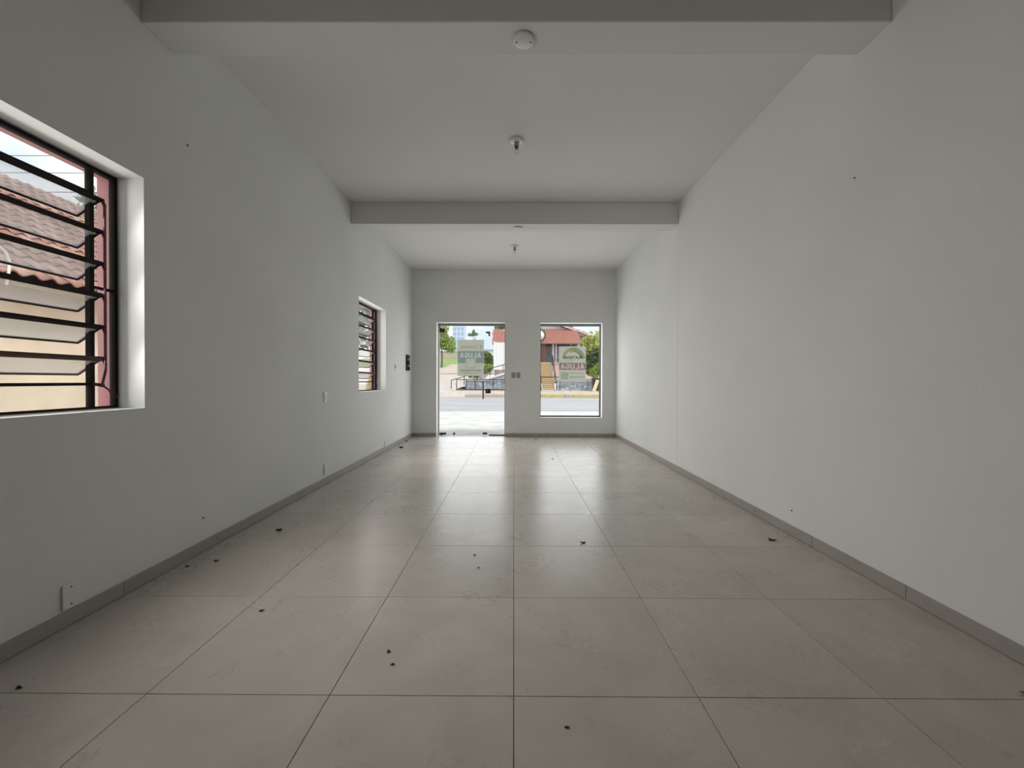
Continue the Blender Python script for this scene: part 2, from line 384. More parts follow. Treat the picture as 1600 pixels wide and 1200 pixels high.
# floor: grout bed and single tiles
fl = MB().box(XL, XR, YB, YF + 0.22, -0.12, -0.0025).build('floor', 'grout', label='beige grey porcelain tile floor with thin dark joints', cat='floor', kind='structure')
T, G, X0, Y0 = 0.71, 0.0028, 0.0031, 1.5525
tile_cache = {}
def floor_tile(x0, x1, y0, y1):
    x0 += G / 2; x1 -= G / 2; y0 += G / 2; y1 -= G / 2
    if x1 - x0 < 0.008 or y1 - y0 < 0.008: return
    k = (round(x1 - x0, 4), round(y1 - y0, 4))
    c = Vector(((x0 + x1) / 2, (y0 + y1) / 2, 0))
    if k in tile_cache:
        o = bpy.data.objects.new('tile', tile_cache[k]); COL.objects.link(o); o.parent = fl; o.location = c - fl.location
    else:
        e = 0.0008; hx, hy = k[0] / 2, k[1] / 2
        mb = MB()
        lo = [(-hx, -hy, -0.009), (hx, -hy, -0.009), (hx, hy, -0.009), (-hx, hy, -0.009)]
        md = [(x, y, -e) for x, y, _ in lo]
        tp = [(x - math.copysign(e, x), y - math.copysign(e, y), 0) for x, y, _ in lo]
        fs = [(8, 9, 10, 11)]
        for a in (0, 4):
            for i in range(4): fs.append((a + i, a + (i + 1) % 4, a + 4 + (i + 1) % 4, a + 4 + i))
        mb.add([Vector(p) + c for p in lo + md + tp], fs)
        o = mb.build('tile', 'floor_porcelain', fl, origin=c); tile_cache[k] = o.data
xs = [X0 + T * i for i in range(-3, 4)] + [XR]
ys = [YB] + [Y0 + T * j for j in range(-6, 11)] + [YF]
for i in range(len(xs) - 1):
    for j in range(len(ys) - 1): floor_tile(max(xs[i], XL), xs[i + 1], ys[j], ys[j + 1])
# left sliver and threshold strip
floor_tile(XL, X0 - 3 * T, YB, YF)
floor_tile(DOOR[0], DOOR[1], YF, YF + 0.22)

# baseboards in tile lengths
BH, BT = 0.076, 0.013
def baseboard(name, label, pieces):
    r = None
    for k, (x0, x1, y0, y1) in enumerate(pieces):
        if r is None:
            r = root(name, ((x0 + x1) / 2, (y0 + y1) / 2, 0), label, 'baseboard', kind='structure')
        MB().box(x0, x1, y0, y1, 0.0025, BH).build('skirting_tile', 'baseboard_tile', r, origin=((x0 + x1) / 2, (y0 + y1) / 2, 0), bevel=0.001)
    return r
jb = [YB + 0.02] + [Y0 + T * j for j in range(-6, 11)] + [YF]
gg = 0.0014
baseboard('baseboard_left', 'beige tile baseboard along the wall with louvred windows', [(XL, XL + BT, jb[i] + gg, jb[i + 1] - gg) for i in range(len(jb) - 1)])
baseboard('baseboard_right', 'beige tile baseboard along the blank wall', [(XR - BT, XR, jb[i] + gg, jb[i + 1] - gg) for i in range(len(jb) - 1)])
fx = [(XL + BT + .001, DOOR[0])] + [(a + gg, b - gg) for a, b in ((DOOR[1], 0.52), (0.52, 1.23), (1.23, 1.94), (1.94, XR - BT - .001))]
baseboard('baseboard_front', 'dark looking tile baseboard under the shop window and beside the door', [(a, b, YF - BT, YF) for a, b in fx])
baseboard('baseboard_back', 'tile baseboard along the wall behind the viewpoint', [(XL + BT + .001 + i * .71, min(XL + .71 * (i + 1), XR - BT - .001), YB, YB + BT) for i in range(7)])

# ------------------------------------------------------------------ louvred steel windows
def louvre_window(name, y0, y1, label):
    r = root(name, (-2.38, (y0 + y1) / 2, WIN_Z0), label, 'window', kind='structure')
    xf0, xf1 = -2.390, -2.358
    z0, z1 = WIN_Z0 + 0.003, WIN_Z1 - 0.003; t = 0.020
    fr = MB()
    fr.box(xf0, xf1, y0, y1, z0, z0 + t * 0.6); fr.box(xf0, xf1, y0, y1, z1 - t, z1)
    fr.box(xf0, xf1, y0, y0 + t, z0 + t * 0.6, z1 - t); fr.box(xf0, xf1, y1 - t, y1, z0 + t * 0.6, z1 - t)
    fr.build('frame', 'black_steel', r)
    ym1 = y1 - 0.145; ym0 = y0 + 0.145
    for ym in (ym0, ym1):
        MB().box(xf0 + 0.002, xf1 - 0.002, ym - 0.012, ym + 0.012, z0 + t * 0.6, z1 - t).build('mullion', 'black_steel', r)
    zt, zb = 2.238, 1.188
    MB().box(xf0 + 0.003, xf1 - 0.003, ym0 + 0.012, ym1 - 0.012, zb - 0.008, zb + 0.008).build('transom', 'black_steel', r)
    for a, b in ((y0 + t, ym0 - 0.012), (ym1 + 0.012, y1 - t)):
        MB().box(xf0 + 0.006, xf1 - 0.006, a, b, 1.728, 1.742).build('transom', 'black_steel', r)
    # fixed glass: top, bottom and both side lights
    xg = -2.374
    for a, b, c, d in ((ym0, ym1, 2.262, z1 - t), (ym0, ym1, z0 + t * .6, zb - .008), (y0 + t, ym0 - .012, z0 + t * .6, 1.728),
                       (y0 + t, ym0 - .012, 1.742, z1 - t), (ym1 + .012, y1 - t, z0 + t * .6, 1.728), (ym1 + .012, y1 - t, 1.742, z1 - t)):
        MB().box(xg - .0015, xg + .0015, a, b, c, d).build('pane', 'fixed_glass', r)
    MB().box(xf0 + 0.003, xf1 - 0.003, ym0 + .012, ym1 - .012, 2.246, 2.262).build('transom', 'black_steel', r)
    # tilting leaves
    xt, xb = -2.325, -2.462
    ya, yb = ym0 - 0.018, ym1 + 0.018
    for k in range(6):
        zt = 2.224 - 0.1784 * k; zbm = zt - 0.092
        A = Vector((xt, 0, zt)); B = Vector((xb, 0, zbm)); d = (B - A).normalized(); n = Vector((d.z, 0, -d.x))
        L = (B - A).length
        def P(s_, y, q=0): p = A + d * s_ + n * q; return Vector((p.x, y, p.z))
        leaf = MB()
        leaf.obox(P(0.004, (ya + yb) / 2), d * 0.011, (0, (yb - ya) / 2, 0), n * 0.009)
        leaf.obox(P(L - .004, (ya + yb) / 2 - 0.0), d * 0.005, (0, (yb - ya) / 2, 0), n * 0.0045)
        for y in (ya + .004, yb - .004): leaf.obox(P(L / 2, y), d * (L / 2 - .01), (0, .004, 0), n * 0.006)
        lo = leaf.build('louvre_frame', 'black_steel' if k < 5 else 'rusty_steel', r)
        MB().obox(P(L / 2, (ya + yb) / 2), d * (L / 2 - .004), (0, (yb - ya) / 2 - .008, 0), n * 0.0015).build('pane', 'louvre_glass', lo)
        # pivot arm to the operating rod
        pv = MB(); pv.tube([P(0.0, yb), P(0.0, yb + .010)], .011, 8); pv.bar(P(0.0, yb + .006), (xt + .010, yb + .010, zt - .034), .014, .007)
        pv.bar(P(L * .5, yb), (xf1 - .01, ym1, P(L * .5, 0).z - .012), .012, .006)
        pv.build('pivot_arm', 'rusty_steel', lo)
    yr = yb + .010
    MB().box(xt + .006, xt + .012, yr - .006, yr + .006, 1.262, 2.205).build('operating_rod', 'rusty_steel', r)
    h = MB(); h.tube([(xt + .009, yr, 1.262), (xf1 + .016, yr + .004, 1.172)], .006, 8)
    h.bar((xf1, ym1, 1.188), (xf1 + .018, ym1 + .045, 1.180), .018, .005)
    hp = [(xf1 + .016, ym1 + .035, 1.182), (xf1 + .015, ym1 + .075, 1.152)]
    ring = []
    for i in range(17):
        a = math.pi + i * 2 * math.pi / 16
        u = 0.030 * math.cos(a) + 0.030; w = 0.011 * math.sin(a)
        ring.append((xf1 + .015, ym1 + .075 + u * .80 + w * .55, 1.152 - u * .72 + w * .8))
    h.tube(hp, .005, 8); h.tube(ring, .0028, 6)
    h.build('handle', 'rusty_steel', r)
    return r
louvre_window('window_1', W1[0], W1[1], 'large louvred steel window closest to the viewpoint, neighbouring roof behind it')
louvre_window('window_2', W2[0], W2[1], 'louvred steel window farther along the wall, between beam and glass door')

# ------------------------------------------------------------------ glass door
YG = 8.945
dr = root('door_1', (-0.93, YG, 0), 'frameless glass street door with black handle and hardware', 'door', kind='structure')
x0, x1 = DOOR[0], DOOR[1]; xs_ = -0.60
MB().box(x0, x1, YG - .025, YG + .025, 2.415, 2.465).build('header_rail', 'alu_frame', dr)
MB().box(x0 + .035, xs_ - .003, YG - .005, YG + .005, .012, 2.40).build('glass_leaf', 'clear_glass', dr)
MB().box(xs_ + .003, x1 - .012, YG - .005, YG + .005, .022, 2.415).build('side_panel', 'clear_glass', dr)
MB().box(x0, x0 + .030, YG - .02, YG + .02, 0, 2.415).build('jamb', 'alu_light', dr)
MB().box(x1 - .014, x1, YG - .012, YG + .012, 0, 2.415).build('jamb', 'alu_frame', dr)
MB().box(x0 + .03, x0 + .15, YG - .018, YG + .018, 2.27, 2.36).box(x0 + .005, x0 + .05, YG - .018, YG + .018, 2.30, 2.415).build('pivot_clamp', 'dark_hardware', dr, bevel=.004)
MB().box(x0 + .035, x0 + .18, YG - .018, YG + .018, .018, .062).tube([(x0 + .08, YG, 0), (x0 + .08, YG, .02)], .02, 10).build('pivot_clamp', 'dark_hardware', dr, bevel=.004)
MB().lathe((-1.315, YG - .03, .042), [(0, 0), (.022, 0), (.024, .006), (.024, .054), (.022, .06), (0, .06)], 'Y', 14).build('floor_bolt', 'dark_hardware', dr)
MB().box(-.685, -.585, YG - .018, YG + .018, .026, .068).build('bottom_lock', 'dark_hardware', dr, bevel=.004)
MB().box(-.545, x1, YG - .012, YG + .012, .0, .024).build('bottom_channel', 'dark_hardware', dr)
lk = MB().box(-.625, -.510, YG - .02, YG + .02, .930, 1.030).build('lock', 'dark_hardware', dr, bevel=.005)
MB().lathe((-.58, YG - .02, .98), [(.018, 0), (.018, -.008), (.010, -.012), (0, -.012)], 'Y', 14).build('cylinder', 'alu_frame', lk)
MB().box(-.62, -.525, YG - .018, YG + .018, 2.255, 2.29).box(-.56, -.525, YG - .018, YG + .018, 2.19, 2.26).build('top_clamp', 'dark_hardware', dr, bevel=.004)
for s_ in (-1, 1):
    hd = MB().tube([(-.675, YG + s_ * .05, .81), (-.675, YG + s_ * .05, 1.20)], .014, 12)
    for z in (.88, 1.13): hd.tube([(-.675, YG, z), (-.675, YG + s_ * .05, z)], .009, 8)
    hd.build('pull_handle', 'dark_hardware', dr)

# ------------------------------------------------------------------ shop window
wr = root('window_3', (1.24, YG, SHOP[2]), 'fixed shop window beside the glass door, in a dark metal frame', 'window', kind='structure')
a, b, c, d = SHOP
fw = .03
MB().box(a, b, YG - .02, YG + .02, d - .05, d).build('frame_bar', 'alu_frame', wr)
MB().box(a, b, YG - .02, YG + .02, c, c + .028).build('frame_bar', 'dark_hardware', wr)
MB().box(a, a + .02, YG - .02, YG + .02, c + .028, d - .05).build('frame_bar', 'alu_frame', wr)
MB().box(b - .028, b, YG - .02, YG + .02, c + .028, d - .05).build('frame_bar', 'alu_frame', wr)
MB().box(a + .02, b - .028, YG - .004, YG + .004, c + .028, d - .05).build('pane', 'clear_glass', wr)

# ------------------------------------------------------------------ rental notices taped outside the glass
def text_mesh(body, width, height, bold=0.0):
    cu = bpy.data.curves.new('lettering', 'FONT'); cu.body = body; cu.size = 1.0; cu.extrude = 0.5; cu.offset = bold; cu.resolution_u = 3
    o = bpy.data.objects.new('lettering', cu); COL.objects.link(o)
    me = bpy.data.meshes.new_from_object(o.evaluated_get(bpy.context.evaluated_depsgraph_get()))
    bpy.data.objects.remove(o); bpy.data.curves.remove(cu)
    xs = [v.co.x for v in me.vertices]; ys = [v.co.y for v in me.vertices]
    sx = width / (max(xs) - min(xs)); sy = height / (max(ys) - min(ys)); cx = (max(xs) + min(xs)) / 2; cy = (max(ys) + min(ys)) / 2
    vs = [((v.co.x - cx) * sx, (v.co.y - cy) * sy, v.co.z) for v in me.vertices]; fs = [list(p.vertices) for p in me.polygons]
    bpy.data.meshes.remove(me)
    return vs, fs
def fill2d(polys):
    """flat even-odd fill of closed polygons"""
    cu = bpy.data.curves.new('outline', 'CURVE'); cu.dimensions = '2D'; cu.fill_mode = 'BOTH'
    for p in polys:
        sp = cu.splines.new('POLY'); sp.points.add(len(p) - 1); sp.use_cyclic_u = True
        for q, (x, y) in zip(sp.points, p): q.co = (x, y, 0, 1)
    o = bpy.data.objects.new('outline', cu); COL.objects.link(o)
    me = bpy.data.meshes.new_from_object(o.evaluated_get(bpy.context.evaluated_depsgraph_get()))
    vs = [tuple(v.co) for v in me.vertices]; fs = [list(p.vertices) for p in me.polygons]
    bpy.data.objects.remove(o); bpy.data.curves.remove(cu); bpy.data.meshes.remove(me)
    return vs, fs
def arc_pts(a0, a1, rx, ry, n):
    return [(.5 + rx * math.cos(math.radians(a0 + (a1 - a0) * k / n)), .5 + ry * math.sin(math.radians(a0 + (a1 - a0) * k / n))) for k in range(n + 1)]
LET = {'A': ([(0, 0), (.37, 1), (.63, 1), (1, 0), (.75, 0), (.68, .21), (.32, .21), (.25, 0)], [(.385, .40), (.615, .40), (.5, .76)]),
       'L': ([(.08, 0), (.08, 1), (.33, 1), (.33, .21), (.92, .21), (.92, 0)],),
       'U': ([(0, 1), (.25, 1), (.25, .36), (.34, .23), (.5, .19), (.66, .23), (.75, .36), (.75, 1), (1, 1), (1, .33), (.87, .09), (.65, 0), (.35, 0), (.13, .09), (0, .33)],),
       'G': (arc_pts(42, 335, .5, .5, 18) + [(.98, .53), (.54, .53), (.54, .35), (.76, .35), (.76, .275)] + arc_pts(312, 42, .26, .29, 14),)}
def notice(name, label, cx, cz, w, h, band, bandmat, lettermat, lbox, items):
    """sheet taped to the outer side of the glass: u runs from the left edge as read in the street, v from the top"""
    yp = YG + .0065
    r = root(name, (cx, yp, cz - h / 2), label, 'sign', group='rental notices on the front glass')
    def flat(nm, m, polys, dy=0.0):
        vs, fs = fill2d([[(u * w, -v * h) for u, v in p] for p in polys])
        MB().add([(cx + w / 2 - x, yp + dy, cz + h / 2 + y) for x, y, _ in vs], fs).build(nm, m, r)
    rect = lambda u0, u1, v0, v1: [(u0, v0), (u1, v0), (u1, v1), (u0, v1)]
    u0, u1, v0, v1 = lbox; lw = (u1 - u0) / 5; word = []
    for k, ch in enumerate('ALUGA'):
        for p in LET[ch]: word.append([(u0 + lw * (k + .07 + .86 * x), v1 + (v0 - v1) * y) for x, y in p])
    flat('sheet', 'paper', [rect(0, 1, 0, 1), band])
    flat('band', bandmat, [band] + word)
    flat('lettering', lettermat, word)
    for it in items:
        nm, m, kind = it[0], it[1], it[2]
        if kind == 'rect': flat(nm, m, [rect(*it[3])], -.0006)
        elif kind == 'frame':
            a, b, c, d = it[3]; t = .022; flat(nm, m, [rect(a, b, c, d), rect(a + t, b - t, c + t * .73, d - t * .73)], -.0006)
        elif kind == 'text':
            body, (a, b, c, d) = it[3], it[4]
            vs, fs = text_mesh(body, (b - a) * w, (d - c) * h, .03)
            xc = cx + w / 2 - (a + b) / 2 * w; zc = cz + h / 2 - (c + d) / 2 * h
            MB().add([(xc - p[0], yp - .0012 + p[2] * .0002, zc + p[1]) for p in vs], fs).build(nm, m, r)
        elif kind == 'arc':
            uc, vc, r0, r1, a0, a1 = it[3]; n = 22; out = []; inn = []
            for q in range(n + 1):
                a = math.radians(a0 + (a1 - a0) * q / n)
                out.append((uc + r1 * math.cos(a), vc - r1 * math.sin(a) * w / h)); inn.append((uc + .02 + r0 * math.cos(a), vc - r0 * math.sin(a) * w / h))
            flat(nm, m, [out + inn[::-1]], -.0006 if it[1] != 'print_dkgreen' else -.0009)
        elif kind == 'dashes':                  # printed line too small to read
            a, b, c, d = it[3]; u = a; rg = random.Random(3); ps = []
            while u < b:
                du = rg.uniform(.018, .045); ps.append(rect(u, min(u + du, b), c, d)); u += du + .014
            flat(nm, m, ps, -.0006)
    return r
notice('rental_notice', 'notice sheet with teal band reading ALUGA, stuck on the glass door', -.954, 1.712, .585, .797,
    [(.01, .315), (.99, .315), (.99, .645), (.69, .645), (.69, .52), (.31, .52), (.31, .645), (.01, .645)], 'print_teal', 'print_pale', (.10, .905, .355, .495), [
    ('logo_mark', 'print_faint', 'arc', (.16, .20, .055, .08, 20, 330)),
    ('logo_line', 'print_faint', 'dashes', (.27, .86, .165, .235)),
    ('panel_frame', 'print_faint', 'frame', (.345, .655, .545, .785)),
    ('phone_line', 'print_grey', 'dashes', (.08, .91, .825, .868)),
    ('small_line', 'print_grey', 'dashes', (.12, .88, .912, .927))])
notice('rental_notice', 'notice sheet with green arch emblem and maroon ALUGA band, stuck on the shop window', 1.288, 1.578, .592, .78,
    [(.01, .462), (.99, .462), (.99, .66), (.01, .66)], 'print_maroon', 'print_rose', (.045, .95, .487, .632), [
    ('arch', 'print_amber', 'arc', (.46, .345, .29, .42, 4, 72)),
    ('arch', 'print_green', 'arc', (.46, .345, .29, .42, 72, 178)),
    ('arch', 'print_dkgreen', 'arc', (.44, .345, .25, .285, 60, 175)),
    ('lettering', 'print_dark', 'text', 'PLATANO', (.13, .85, .268, .350)),
    ('small_line', 'print_grey', 'dashes', (.45, .80, .372, .392)),
    ('panel', 'print_faint', 'rect', (.645, .93, .725, .925)),
    ('small_line', 'print_grey', 'dashes', (.065, .60, .745, .762)),
    ('small_line', 'print_faint', 'dashes', (.065, .25, .815, .828)),
    ('phone_line', 'print_grey', 'dashes', (.065, .60, .845, .872))])

# ------------------------------------------------------------------ ceiling fittings
def blank_cover(x, y, z, label):
    r = root('ceiling_cover_plate', (x, y, z - .02), label, 'cover plate', group='round blank cover plates under the beams')
    MB().lathe((x, y, z), [(.062, -.001), (.066, -.004), (.067, -.010), (.062, -.015), (.05, -.019), (.0, -.020)], 'Z', 32).build('disc', 'porcelain', r)
    for s_ in (-1, 1):
        MB().lathe((x + s_ * .043, y, z - .0185), [(.0055, .002), (.0055, -.002), (0, -.002)], 'Z', 10).build('screw', 'brass_dark', r)
blank_cover(.054, 2.516, HB, 'round white blank cover plate under the beam nearest the viewpoint')
blank_cover(.051, 5.60, HB, 'round white blank cover plate under the mid-room beam')
def bulb_holder(x, y, label):
    r = root('ceiling_bulb_holder', (x, y, H - .13), label, 'ceiling light', group='bare bulb holders on the ceiling')
    MB().lathe((x, y, H), [(.070, 0), (.074, -.005), (.073, -.014), (.058, -.020), (.030, -.024), (.0, -.024)], 'Z', 32).build('rose', 'porcelain', r)
    MB().lathe((x, y, H), [(.024, -.022), (.024, -.060), (.020, -.064), (0, -.064)], 'Z', 20).build('socket', 'grey_plastic', r)
    bl = MB().lathe((x, y, H), [(.017, -.063), (.017, -.085), (.014, -.088)], 'Z', 18)
    b_ = bl.build('bulb_collar', 'brass_dark', r)
    MB().lathe((x, y, H), [(.014, -.086), (.020, -.098), (.026, -.112), (.027, -.122), (.022, -.134), (.012, -.141), (0, -.143)], 'Z', 20).build('bulb', 'bulb_glass', b_)
bulb_holder(.020, 4.06, 'bare bulb holder on the ceiling between the two beams')
bulb_holder(.008, 7.22, 'bare bulb holder on the ceiling between mid-room beam and glass door')

# ------------------------------------------------------------------ wall plates
def plate_x(y, z, w, h, label, kind):
    """plate on the left wall"""
    r = root('wall_plate', (XL, y, z - h / 2), label, 'wall plate', group='white electrical plates on the long wall')
    MB().box(XL, XL + .009, y - w / 2, y + w / 2, z - h / 2, z + h / 2).build('plate', 'white_plastic', r, bevel=.003)
    if kind == 'switch':
        MB().box(XL + .008, XL + .013, y - .012, y + .012, z - .022, z + .022).build('rocker', 'white_plastic', r, bevel=.002)
    elif kind == 'socket':
        MB().box(XL + .008, XL + .012, y - .02, y + .02, z - .02, z + .02).build('outlet', 'white_plastic', r, bevel=.002)
        for dy in (-.009, 0, .009):
            MB().lathe((XL + .0115, y + dy, z - .001 + (.004 if dy == 0 else 0)), [(.003, 0), (.003, .001), (0, .001)], 'X', 8).build('pin_hole', 'shadow_gap', r)
    elif kind == 'blank':
        for dz in (-.042, .042):
            MB().lathe((XL + .009, y, z + dz), [(.004, 0), (.004, .0015), (0, .0015)], 'X', 10).build('screw', 'brass_dark', r)
    elif kind == 'double':
        for dy in (-.016, .016):
            MB().box(XL + .008, XL + .013, y + dy - .010, y + dy + .010, z - .028, z + .028).build('rocker', 'grey_plastic', r, bevel=.002)
plate_x(4.72, 1.015, .075, .122, 'white switch plate on the long wall at waist height, left of the far window', 'switch')
plate_x(4.72, .180, .075, .122, 'white socket plate low on the long wall, straight under the switch plate', 'socket')
plate_x(1.995, .145, .078, .122, 'blank white plate with two screws above the baseboard, under the closest window', 'blank')
plate_x(6.93, .125, .075, .122, 'small white plate just above the baseboard under the far louvred window', 'socket')
plate_x(7.52, 1.465, .080, .122, 'white double switch plate between far louvred window and black breaker box', 'double')

# open breaker box
br = root('breaker_box', (XL, 8.36, 1.28), 'small black open breaker box on the wall beside the front corner', 'breaker box')
y0, y1, z0, z1 = 8.255, 8.465, 1.415, 1.735
br.location.z = z0
MB().box(XL, XL + .006, y0, y1, z0, z1).build('back_panel', 'black_plastic', br)
rim = MB(); rim.box(XL, XL + .03, y0, y0 + .012, z0, z1).box(XL, XL + .03, y1 - .012, y1, z0, z1).box(XL, XL + .03, y0 + .012, y1 - .012, z0, z0 + .012).box(XL, XL + .03, y0 + .012, y1 - .012, z1 - .012, z1)
rim.build('rim', 'black_plastic', br)
for i in range(3):
    bk = MB().box(XL + .006, XL + .045, y0 + .05, y1 - .05, z0 + .075 + i * .065, z0 + .120 + i * .065).build('breaker', 'grey_plastic' if i != 1 else 'black_plastic', br, bevel=.003)
    MB().box(XL + .045, XL + .055, y0 + .09, y1 - .09, z0 + .09 + i * .065, z0 + .105 + i * .065).build('toggle', 'black_plastic', bk)
for i in range(3):
    yy = y0 + .03 + i * .075
    MB().tube([(XL + .01, yy, z1 - .015), (XL + .03, yy + .01, z1 - .05), (XL + .032, yy + .02, z1 - .075), (XL + .03, (y0 + y1) / 2, z0 + .255)], .003, 6).build('wire', 'copper_wire', br)

# two grey plates between door and shop window
for x, lab in ((-.012, 'grey switch plate on the front wall, the one closer to the door'), (.098, 'grey socket plate on the front wall, the one closer to the shop window')):
    r = root('wall_plate', (x, YF, 1.27), lab, 'wall plate', group='grey plates between door and shop window')
    MB().box(x - .040, x + .040, YF - .009, YF, 1.27, 1.39).build('plate', 'grey_plastic', r, bevel=.003)
    MB().box(x - .014, x + .014, YF - .013, YF - .008, 1.305, 1.355).build('rocker', 'grey_plastic', r, bevel=.002)

# small dark screws left in the walls
def wall_screw(x, y, z, axis, s_, label):
    MB().lathe((x, y, z), [(.0, s_ * .006), (.005, s_ * .005), (.006, s_ * .002), (.004, 0)], axis, 10).build('wall_screw', 'black_plastic', label=label, cat='screw', group='screws left in the walls')
wall_screw(XL, 2.735, 2.79, 'X', 1, 'tiny dark screw high on the long wall, up and right of the closest window')
wall_screw(XL, 2.86, .235, 'X', 1, 'tiny dark screw low on the long wall above the baseboard')
wall_screw(XR, 2.645, 2.53, 'X', -1, 'tiny dark screw high on the blank wall')
wall_screw(XR, 3.21, .195, 'X', -1, 'tiny dark screw low on the blank wall, just above the baseboard')

# ------------------------------------------------------------------ debris on the floor
def litter(x, y, size, label, seed, curl=.35, name='dry_leaf'):
    rg = random.Random(seed); n = 9; a0 = rg.uniform(0, 6.28); mb = MB(); up = []; lo = []
    for i in range(n):
        a = a0 + i * 2 * math.pi / n; rr = size * rg.uniform(.35, .6) * (1.6 if i in (0, 4) else 1)
        z = .0015 + size * curl * rg.uniform(0, 1) ** 2
        up.append((x + rr * math.cos(a), y + rr * math.sin(a) * .7, z + .001)); lo.append((x + rr * math.cos(a), y + rr * math.sin(a) * .7, max(.0002, z - .0008)))
    ct = (x, y, .0015 + size * curl * .25); cb = (x, y, .0002)
    vs = up + lo + [ct, cb]; fs = []
    for i in range(n):
        j = (i + 1) % n
        fs += [(i, j, 2 * n), (n + j, n + i, 2 * n + 1), (i, n + i, n + j, j)]
    mb.add(vs, fs); mb.build(name, 'leaf_dry', label=label, cat='dry leaf', group='bits of dry leaf on the floor')
LIT = [(-1.895, 3.26, .045, 'largest dark dry leaf bit, on tiles near the long wall baseboard'),
       (-1.32, 2.115, .022, 'dark crumb on the tile in front of the closest window'),
       (-1.94, 1.575, .020, 'dark crumb sitting on a tile joint near the long wall'),
       (-2.12, 2.62, .030, 'dark leaf bit tucked against the long wall baseboard'),
       (-1.99, 2.70, .024, 'small leaf bit lying beside the one against the baseboard'),
       (-2.02, 7.28, .075, 'dark leaf bit on the floor below the far louvred window'),
       (-2.12, 8.02, .060, 'dark leaf bit at the baseboard near the front corner'),
       (.52, 3.03, .040, 'dark leaf bit in the bright reflection before the shop window'),
       (.455, 8.35, .050, 'dark leaf bit close under the shop window'),
       (.60, 6.30, .028, 'small dark crumb in the floor reflection of the shop window'),
       (1.98, 3.10, .050, 'dark leaf bit by the blank wall baseboard'),
       (2.02, 1.57, .060, 'brown leaf bit at the picture edge by the blank wall'),
       (.19, 1.41, .014, 'dark flake on the front centre tile'),
       (-.515, 1.72, .014, 'dark flake on the tile left of the middle joint'),
       (-.225, 2.62, .016, 'tiny upright crumb near the middle joint'),
       (-.27, 2.81, .014, 'tiny round crumb near the middle joint'),
       (-.555, 1.80, .014, 'tiny crumb beside the dark flake')]
for i, (x, y, s_, lab) in enumerate(LIT): litter(x, y, s_, lab, 20 + i)

# ================================================================== outside
def slab(name, m, pts, th, label, cat='ground'):
    """ground strip: pts are (y, z) profile with x range"""
    x0, x1, prof = pts; mb = MB(); vs = []
    for y, z in prof: vs += [(x0, y, z), (x1, y, z), (x1, y, z - th), (x0, y, z - th)]
    fs = [(0, 1, 2, 3), tuple(range(len(vs) - 4, len(vs)))]
    for i in range(len(prof) - 1):
        for k in range(4): fs.append((i * 4 + k, i * 4 + (k + 1) % 4, i * 4 + 4 + (k + 1) % 4, i * 4 + 4 + k))
    return mb.add(vs, fs).build(name, m, label=label, cat=cat, kind='structure')
slab('forecourt_pavement', 'concrete_light', (-2.48, 14, [(9.01, -.03), (16.6, -.05)]), .1, 'pale concrete pavement just outside the glass door', 'pavement')
slab('side_yard_ground', 'concrete_light', (-40, -2.48, [(-12, -.06), (16.6, -.06)]), .1, 'bare ground of the yard beside the long wall')
slab('road', 'asphalt', (-60, 60, [(16.6, -.07), (30.0, -.05)]), .1, 'grey asphalt street crossing in front of the shop', 'road')
slab('verge_ground', 'dirt_verge', (-3.6, 30, [(30.25, .18), (38.2, .30)]), .2, 'sandy verge between street and stone retaining wall')
slab('gravel_lane', 'gravel', (-24, -3.6, [(30.0, -.02), (31.5, .05), (38, .32), (72, 3.6)]), .2, 'gravel lane climbing the hill across the street', 'lane')
slab('grass_bank', 'grass', (-34, -8.6, [(72, 3.6), (92, 6.2)]), .2, 'green grass bank at the top of the gravel lane', 'grass')
slab('hill_ground', 'dirt_verge', (-12, 40, [(56, 2.2), (95, 6.0), (135, 9.4)]), .2, 'dry hillside ground behind the red roofed house')
slab('raised_yard_ground', 'yard_soil', (-2.0, 12, [(38.6, 1.15), (56, 2.2)]), .2, 'raised yard ground around the red roofed house')
kb = root('kerb', (3, 30.1, -.05), 'painted street kerb across the road, yellow in parts', 'kerb', kind='structure')
for x0, x1, m in ((-3.6, 2.0, 'kerb_plain'), (2.0, 3.75, 'kerb_yellow'), (3.75, 4.35, 'kerb_plain'), (4.35, 6.7, 'kerb_yellow'), (6.7, 9.5, 'kerb_yellow')):
    MB().box(x0 + .01, x1 - .01, 30.0, 30.27, -.06, .20).build('kerb_stone', m, kb, bevel=.02)

# ---- stone retaining wall, in two lengths with the stair between
def stone_wall(x0, x1, label):
    r = root('stone_retaining_wall', ((x0 + x1) / 2, 38.3, .25), label, 'stone wall', group='stone walls across the street')
    MB().box(x0, x1, 38.05, 38.55, .2, 1.16).build('stonework', 'rubble_stone', r)
    MB().box(x0 - .02, x1 + .02, 38.0, 38.6, 1.16, 1.24).build('coping', 'grey_siding', r)
stone_wall(-4.45, 2.45, 'blue grey stone retaining wall seen through the glass door')
stone_wall(4.0, 7.55, 'blue grey stone retaining wall seen through the shop window')
